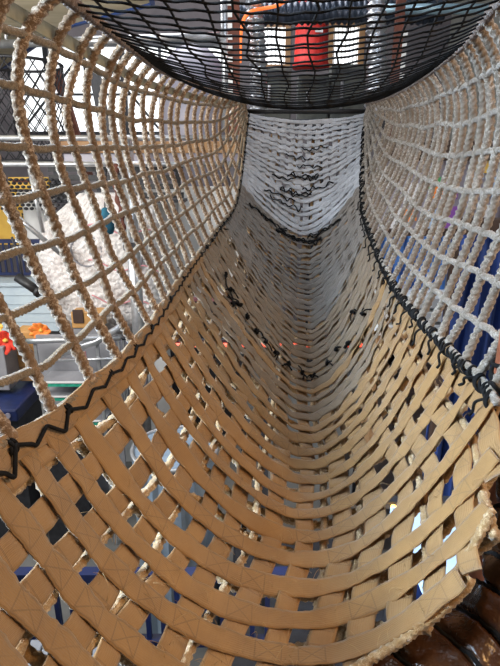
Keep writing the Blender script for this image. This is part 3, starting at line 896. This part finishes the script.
for k, ((x, h), c) in enumerate(zip(spots, cols)):
    hh = .12 if c in ('sheet_green', 'sheet_orange', 'sheet_yellow') else .2
    m = MB().box(E(x, 5.165-.002*k, h-.02), (.13, .004, hh), ry=.1*math.sin(k*2.1))
    n = seen.get(c, 0); seen[c] = n+1
    row = 'upper' if h > -.3 else 'lower'
    tag(m.build('paper_sheet', M[c], None), '%s sheet pinned in the %s row of the grey display board' % (cname[c], row), 'paper', '%s sheets in the %s row of the display board' % (cname[c], row))

# ------------------------------------------------------------------ beyond the far end
tag(MB().lathe(E(.97, 9.2, 1.45), [(.29, 0), (.30, .03), (.27, .1), (.26, .5), (.24, 1.0), (.25, 1.9), (.25, 3.7)], 20).build('red_column', M['red'], None, True),
    'tall red canvas column between the two white shuttered windows', 'column', kind='thing')
tag(MB().box(E(1.05, 8.925, 1.93), (.12, .01, .05), ry=.05).build('white_tag', M['white'], None), 'small white tag near the top of the red column', 'tag')
m = MB()
P = np.array([E(x, 8.0, 1.92+.03*math.sin(x)) for x in np.linspace(-.4, 2.6, 120)])
v, f = tube_geo(P, .14+.02*np.sin(np.arange(120)*1.9), 16)
tag(mesh_obj('ribbed_duct', v, f, plain('duct_blue_black', (.06, .075, .11), (.03, .04, .06), 9, .35, metal=.4)), 'dark blue ribbed duct crossing in front of the red column', 'duct')
tag(MB().tube([E(1.5, 7.5, 1.86), E(3.4, 7.5, 1.86)], .06, 12).build('pale_blue_pipe', plain('pale_blue_metal', (.40, .58, .68), (.32, .48, .58), 8, .35, metal=.3), None, True), 'pale blue pipe beside the ribbed duct, over the right net', 'pipe')
tag(MB().tube([E(-3.3, 7.2, 1.40), E(-.2, 7.2, 1.5)], .05, 12).tube([E(-3.0, 7.2, 1.40), E(-3.0, 7.2, 1.63)], .02, 8).build('grey_pipe', M['steel'], None, True), 'grey pipe seen through the left half of the black net', 'pipe')
def coil_duct(x, y, h0, h1, r, mat, name, label):
    P = np.array([E(x+.03*math.sin(q*5), y, h0+(h1-h0)*q) for q in np.linspace(0, 1, 90)])
    v, f = tube_geo(P, r*(1+.16*np.sin(np.arange(90)*1.15)), 14)
    return tag(mesh_obj(name, v, f, mat), label, 'duct')
M['foil'] = plain('silver_foil', (.62, .64, .68), (.40, .42, .46), 18, .3, metal=.8)
coil_duct(.08, 7.0, .6, 1.85, .10, M['foil'], 'foil_duct', 'silver coiled foil duct left of the red column')
coil_duct(1.52, 7.0, .5, 1.85, .11, M['foil'], 'foil_duct', 'silver coiled foil duct right of the red column')
tag(MB().tube(smooth_path([E(.6, 6.9, 1.95), E(.35, 6.9, 1.76), E(.0, 6.9, 1.68), E(-.10, 6.9, 1.50), E(-.12, 6.9, 1.15)]), .02, 10).build('orange_hose', M['orange_glow'], None, True), 'glowing orange tube bent over the left foil duct', 'tube')
t = thing('perforated_strut', E(-.18, 6.5, .5), 'rusty perforated strut left of the glowing orange tube', 'strut')
MB().box(E(-.18, 6.5, 1.1), (.13, .06, 1.7)).build('upright', M['rust'], t)
for k in range(12):
    MB().box(E(-.22, 6.46, .45+.11*k), (.05, .02, .05)).build('plate', M['white'], t)
t = thing('perforated_strut', E(1.75, 6.8, .4), 'dark red strut with pale plates right of the far foil duct', 'strut')
MB().box(E(1.72, 6.8, 1.05), (.10, .06, 1.8)).build('upright', M['rust'], t)
for k in range(9):
    MB().box(E(1.79, 6.76, .55+.11*k), (.05, .02, .06)).build('plate', M['white'], t)
tag(MB().lathe(E(-.82, 8.3, .55), [(.5, -4.75), (.52, .1), (.5, .55), (.40, .85), (.22, 1.02), (.0, 1.08)], 28).build('grey_tank', M['purple_grey'], None, True), 'domed purple grey tank behind the left half of the black net', 'tank')
tag(MB().tube([E(-.3, 7.0, .4), E(-.3, 7.0, 2.1)], .05, 12).build('steel_standpipe', M['steel'], None, True), 'steel standpipe beside the domed grey tank', 'pipe')

M['machine'] = plain('machine_green_grey', (.09, .10, .09), (.05, .055, .05), 4, .5)
for (x, w, h0, h1, lab) in ((.42, .52, .7, 1.5, 'dark machine cabinet below the left shuttered window'), (1.05, .5, .7, 1.40, 'green grey machine cabinet under the red column'), (1.62, .56, .7, 1.55, 'dark machine cabinet below the right shuttered window')):
    t = thing('machine_cabinet', E(x, 9.6, h0), lab, 'machine')
    MB().box(E(x, 9.6, (h0+h1)/2), (w, .4, h1-h0)).build('body', M['machine'], t, bevel=.02)
    MB().box(E(x, 9.39, h1-.12), (w*.8, .03, .08)).build('vent', M['black'], t)
    MB().tube([E(x-w*.2, 9.36, h0+.1), E(x-w*.2, 9.36, h1-.25)], .025, 8).build('pipe', M['grey'], t, True)
tag(MB().box(E(1.0, 9.6, .62), (2.6, .9, .16)).build('far_platform', M['dark_steel'], None, bevel=.01), 'dark platform carrying the machine cabinets beyond the bridge', 'platform')
tag(MB().box(E(1.2, 9.9, -1.85), (.3, .3, 4.7)).build('platform_pillar', M['dark_steel'], None), 'dark pillar holding up the machine platform', 'pillar', kind='thing')

# landing frame the bridge is hung from
t = thing('landing_frame', E(.44, 4.46, -4.2), 'black steel frame with a padded bar at the far top of the webbing', 'frame')
MB().tube([E(-.06, 4.405, .392), E(.95, 4.405, .392)], .018, 14).build('crossbar', M['black'], t, True)
for x in (-.06, .95):
    MB().box(E(x, 4.47, -1.83), (.05, .05, 4.74)).build('post', M['black'], t)
# ------------------------------------------------------------------ below the bridge
t = thing('navy_balcony_rail', E(-.7, 2.6, -4.2), 'navy lower balcony rail seen through the gaps at the bottom left', 'railing')
MB().box(E(-.7, 2.6, -2.42), (1.9, .07, .06)).build('top_rail', M['navy'], t)
MB().box(E(-.7, 2.6, -2.95), (1.9, .06, .05)).build('bottom_rail', M['navy'], t)
for k in range(20):
    MB().box(E(-1.6+.095*k, 2.6, -2.7), (.03, .03, .5)).build('baluster', M['navy'], t)
for x in (-1.6, .2):
    MB().box(E(x, 2.6, -3.5), (.07, .07, 1.4)).build('post', M['navy'], t)
t = thing('navy_counter', E(-.6, 1.9, -4.2), 'navy counter with white dashes under the near webbing', 'counter')
MB().box(E(-.55, 1.6, -3.7), (1.5, .7, 1.0)).build('body', M['navy'], t, bevel=.02)
for r in range(3):
    m = MB()
    for k in range(16): m.box(E(-1.25+.09*k, 1.38+.2*r, -3.197), (.045, .02, .01))
    m.build('dash_row', M['white'], t)
t = thing('corrugated_bin', E(-.65, 4.0, -4.2), 'blue grey corrugated bin standing under the middle of the bridge', 'bin')
nb = 60
P = [(.36+.018*math.cos(k*2*math.pi/5*1.0), k) for k in range(nb)]
m = MB(); v = []
for z in (0, 1.85):
    for k in range(nb):
        r = .36+.016*(k % 3-1); a = 2*math.pi*k/nb
        v.append(E(-.65+r*math.cos(a), 4.0+r*math.sin(a), -4.2+z))
m.add(v, [[k, (k+1) % nb, nb+(k+1) % nb, nb+k] for k in range(nb)]+[[nb+k for k in range(nb)]])
m.build('body', plain('blue_grey_metal', (.34, .44, .56), (.26, .35, .46), 6, .4, metal=.3), t)
MB().tube([E(-.65+.37*math.cos(a), 4.0+.37*math.sin(a), -2.35) for a in np.linspace(0, 2*math.pi, 41)], .02, 8).build('lid_ring', M['steel'], t, True)
t = thing('grey_locker', E(-.95, 2.1, -4.2), 'grey ribbed locker beneath the bottom left corner of the webbing', 'locker')
for k in range(6):
    MB().box(E(-1.22+.085*k, 2.15, -3.4), (.075, .3, 1.6)).build('rib', M['grey'], t, bevel=.006)
t = thing('pale_worktable', E(1.15, 1.9, -4.2), 'pale table glimpsed through the gaps at the lower right', 'table')
MB().box(E(1.38, 1.75, -1.72), (1.3, 1.1, .04)).build('tabletop', M['sheet_blue'], t, bevel=.006)
for x, y in ((.8, 1.28), (1.95, 1.28), (.8, 2.2), (1.95, 2.2)):
    MB().box(E(x, y, -2.97), (.05, .05, 2.46)).build('leg', M['steel'], t)
t = thing('red_light_tube', E(.1, 3.05, -1.1), 'red glowing tube below the bridge, glinting through the middle gaps', 'lamp')
MB().tube([E(-.5, 3.05, -1.07), E(.75, 3.05, -1.07)], .014, 10).build('tube', M['red_glow'], t, True)
MB().box(E(.1, 3.09, -1.07), (1.3, .03, .05)).build('holder', M['dark_steel'], t)
MB().box(E(.1, 3.12, -2.2), (.05, .03, 2.2)).build('stand', M['dark_steel'], t)
t = thing('amber_lamp_bar', E(.85, 2.6, -2.0), 'dark bar with tiny amber bulbs beneath the right side of the webbing', 'lamp')
MB().box(E(.95, 2.75, -2.0), (.7, .06, .05)).build('bar', M['dark_steel'], t)
MB().box(E(.95, 2.78, -2.65), (.06, .05, 1.3)).build('stand', M['dark_steel'], t)
for k in range(6):
    MB().lathe(E(.68+.1*k, 2.70, -2.0), [(.0, -.02), (.018, -.008), (.018, .008), (.0, .02)], 10).build('bulb', M['amber_glow'], t, True)
t = thing('dark_platform', E(.3, 3.4, -4.2), 'dark stage block on the hall floor under the bridge', 'platform')
MB().box(E(.45, 3.2, -3.75), (1.2, 1.6, .9)).build('body', M['dark_steel'], t, bevel=.02)

# ------------------------------------------------------------------ lashings
def cord(name, P, r, label, cat='cord', parent=None, n=7):
    v, f = tube_geo(np.asarray(P), r, n)
    o = mesh_obj(name, v, f, M['black_cord'], parent)
    if parent is None: tag(o, label, cat)
    return o

t = thing('edge_lashing', tuple(TR.p(1.2, -1.0)), 'black zigzag lashing along the left edge of the webbing under the tan net', 'lashing')
P = []
rows = np.arange(0.2, ROWS[-1]-.6, 1.0)
for i, r0 in enumerate(rows):
    y = float(y_row(r0+RNG.uniform(-.1, .1))); y2 = float(y_row(r0+.42)); am = np.interp(y, [.7, 1.0, 1.5], [1.0, .6, .22])*RNG.uniform(.6, 1.2)
    for (yy, aa, hh) in ((y, -.985, .016), (y2, -.985+.05*am*RNG.uniform(.5, 1.2), .015), (y2+.012*am, -.985+.065*am, .013)):
        P.append(TR.p(yy, aa)+TR.n(yy, aa)*hh)
P = resample(np.array(P), .004)
k5 = np.ones(3)/3
P[1:-1] = (P[:-2]+P[1:-1]+P[2:])/3
cord('zigzag_cord', P, np.interp(P[:, 1], [.7, 1.5, 3], [.0044, .0032, .0028]), '', parent=t)
for i, r0 in enumerate(rows[::2]):
    y = float(y_row(r0)); rad = np.interp(y, [.7, 1.5], [.014, .009])
    c = TR.p(y, -.985); nn = TR.n(y, -.985)
    q = np.linspace(0, 2*np.pi*2.5, 40)
    T = TR.p(y+.02, -.985)-c; T /= np.linalg.norm(T); B = np.cross(T, nn)
    Q = c+np.outer(np.cos(q), nn)*rad+np.outer(np.sin(q), B)*rad+np.outer(np.linspace(-.012, .012, 40), T)
    d = RNG.normal(size=3)*.02; d[2] = -abs(d[2])
    Q = np.vstack([Q, Q[-1]+d*.5, Q[-1]+d, Q[-1]+d*1.6])
    cord('knot', smooth_path(Q, 3), .0038, '', parent=t)

t = thing('edge_lashing', tuple(TR.p(1.4, 1.0)), 'thick black lashing wound along the right edge of the webbing under the pale net', 'lashing')
for k in range(3):
    yy = np.linspace(1.14, 4.3, 900)
    ph = np.interp(yy, YS, arc)*2*np.pi/(.052+.012*k)+k*2.1
    rr = .015*(1+.25*np.sin(ph*.37+k))
    C = TR.p(yy, np.full(900, 1.0)); N = TR.n(yy, np.full(900, .99))
    T = np.gradient(C, axis=0); T /= np.linalg.norm(T, axis=1)[:, None]; B = np.cross(T, N)
    cord('wound_cord', C+N*(rr*np.cos(ph))[:, None]+B*(rr*np.sin(ph))[:, None], .0045, '', parent=t, n=6)
for i, y in enumerate(np.arange(1.16, 3.8, .12)):
    a = RNG.uniform(.9, .97)
    c = TR.p(y, 1.0)+TR.n(y, .99)*.012
    e = TR.p(y+RNG.uniform(-.05, .03), a)+TR.n(y, a)*.012
    mid = (c+e)/2+TR.n(y, a)*.014
    cord('cord_tail', smooth_path([c, mid, e, e+np.array([-.01, RNG.uniform(-.02, .02), -.01])], 6), .004, '', parent=t, n=6)

# knots along the joint of two lengths of webbing
kn = [(2.62, -.74), (2.52, -.66), (2.40, -.60), (2.46, -.55), (2.42, -.46), (2.35, -.36), (2.32, -.27), (2.30, -.17), (2.27, -.07), (2.28, .06), (2.30, .15),
      (2.38, .28), (2.44, .37), (2.40, .47), (2.62, .60), (2.5, .68)]
for (y, a) in kn:
    c = TR.p(y, a)+TR.n(y, a)*.013
    r = np.random.default_rng(int(y*1000+a*777))
    t = thing('twine_knot', tuple(c), 'small black twine knot tied across the middle of the webbing trough', 'knot', 'black twine knots across the webbing')
    Q = c+np.cumsum(r.normal(size=(14, 3)), axis=0)*.0035
    Q = c+(Q-Q.mean(0))
    cord('knot', smooth_path(Q, 4), .0065, '', parent=t, n=6)
    for k in range(3):
        d = r.normal(size=3); nn = TR.n(y, a); d -= nn*d.dot(nn); d /= np.linalg.norm(d)
        L = r.uniform(.02, .055)
        cord('tail', smooth_path([c, c+d*L*.5+nn*.008, c+d*L+r.normal(size=3)*.006], 5), .0035, '', parent=t, n=5)
cord('loose_twine', smooth_path([TR.p(y, a)+TR.n(y, a)*.014 for y, a in ((2.60, -.74), (2.52, -.70), (2.47, -.63), (2.41, -.60))], 8), .004,
     'black twine running between knots on the left slope of the webbing', 'cord')

# black lacing where the pale far length is sewn on
t = thing('seam_lacing', tuple(TR.p(3.72, 0)), 'black lacing along the worn seam of the pale far webbing', 'lacing')
lanes = [(3.70, -.80, -.2, 2), (3.66, -.35, .30, 4), (3.70, .1, .62, 2), (3.93, -.60, -.1, 1), (3.97, -.35, .15, 2), (4.00, .0, .5, 1), (4.04, -.5, -.15, 1), (4.07, -.25, .25, 2), (4.12, -.1, .3, 1), (3.89, -.5, .0, 1), (4.17, -.3, .1, 1), (4.22, -.05, .4, 1)]
for (y0, a0, a1, cnt) in lanes:
    for k in range(cnt):
        m = max(6, int((a1-a0)*26))
        a = np.linspace(a0, a1, m)
        y = y0+RNG.normal(size=m)*.009+.06*(a**2)*(1 if y0 < 3.8 else 0)
        P = TR.p(np.clip(y, .5, 4.36), a)+TR.n(np.clip(y, .5, 4.36), a)*(.012+.004*RNG.normal(size=m))[:, None]
        cord('lace', smooth_path(P, 5), .0048, '', parent=t, n=6)

# ------------------------------------------------------------------ near right: padded hoop and pole
m_wrap, nt, b = new_mat('brown_vinyl')
f1 = noise(nt, 9, 4, .6); f2 = noise(nt, 30, 3, .6)
nt.links.new(mixc(nt, ramp(nt, f1, .35, .7), (.034, .014, .006), (.10, .042, .017)), b.inputs['Base Color'])
b.inputs['Roughness'].default_value = .27
bump(nt, b, mathn(nt, 'ADD', f1, mathn(nt, 'MULTIPLY', f2, .4)), .7, .02)
hoop = thing('padded_hoop', E(.45, .92, -1.1), 'padded entrance hoop wrapped in glossy dark brown vinyl at the lower right', 'hoop')
HP = smooth_path([E(0.83, 1.12, -0.64), E(0.75, 1.10, -0.68), E(0.68, 1.00, -0.82), E(0.63, 0.94, -0.95), E(0.53, 0.89, -1.04), E(0.40, 0.83, -1.08), E(0.25, 0.76, -1.13), E(0.06, 0.68, -1.17), E(-0.15, 0.58, -1.27), E(-0.36, 0.52, -1.12), E(-0.55, 0.48, -0.85), E(-0.62, 0.46, -0.55)], 40)
HP = resample(HP, .006)
T, N, B = frames(HP)
mseg, nseg = len(HP), 40
th = 2*np.pi*np.arange(nseg)/nseg
s = np.arange(mseg)*.006
rng = np.random.default_rng(21)
R = np.full((mseg, nseg), .094)
for k in range(9):
    kk_, ph_, am = rng.integers(1, 6), rng.uniform(0, 6), rng.uniform(.003, .007)
    R += am*(1-np.abs(np.sin(.5*(kk_*th[None, :]+rng.uniform(8, 26)*s[:, None]+ph_))))**2*1.6
for c in np.arange(.03, s[-1], .105):
    R -= .016*np.exp(-((s-c)/.010)**2)[:, None]
v = HP[:, None, :]+R[:, :, None]*(np.cos(th)[None, :, None]*N[:, None, :]+np.sin(th)[None, :, None]*B[:, None, :])
ff = grid_faces(mseg, nseg).tolist(); ff += [list(range(nseg))[::-1], [(mseg-1)*nseg+k for k in range(nseg)]]
mesh_obj('vinyl_wrap', v.reshape(-1, 3), ff, m_wrap, hoop)
for c in np.arange(.03, s[-1], .105):
    i = int(c/.006)
    sl_ = np.clip(i+np.round(2.5*np.sin(th*1.0)).astype(int), 0, mseg-1)
    P = np.array([v[sl_[k], k]+(v[sl_[k], k]-HP[sl_[k]])*.03 for k in list(range(nseg))+[0]])
    vv, f_ = tube_geo(P, .0055, 7, False)
    mesh_obj('binding_cord', vv, f_, M['black_cord'], hoop)

m_leather, nt, b = new_mat('red_brown_leather')
f1 = noise(nt, 12, 4, .6)
nt.links.new(mixc(nt, ramp(nt, f1, .35, .7), (.30, .10, .05), (.17, .055, .028)), b.inputs['Base Color'])
b.inputs['Roughness'].default_value = .38; bump(nt, b, f1, .4, .01)
t = thing('wrapped_pole', E(.655, 1.20, -4.2), 'red brown leather wrapped pole at the right edge beside the webbing', 'pole')
MB().tube(resample([E(.66, 1.22, -4.2), E(.66, 1.22, .42)], .03), .040, 20).build('shaft', m_leather, t, True)
for k, z in enumerate((-.52, -.50, -.47, -.60, -.72)):
    P = [E(.66+.045*math.cos(a), 1.22+.045*math.sin(a), z+.012*math.sin(a+k)) for a in np.linspace(0, 2*math.pi, 30)]
    cord('tie', P, .006, '', parent=t)
# loops tying the edge rope to the pole
cord('tie', smooth_path([E(.60, 1.20, -.52), E(.58, 1.14, -.50), E(.62, 1.15, -.55), E(.60, 1.13, -.60), E(.64, 1.17, -.53)], 8), .006, '', parent=t)
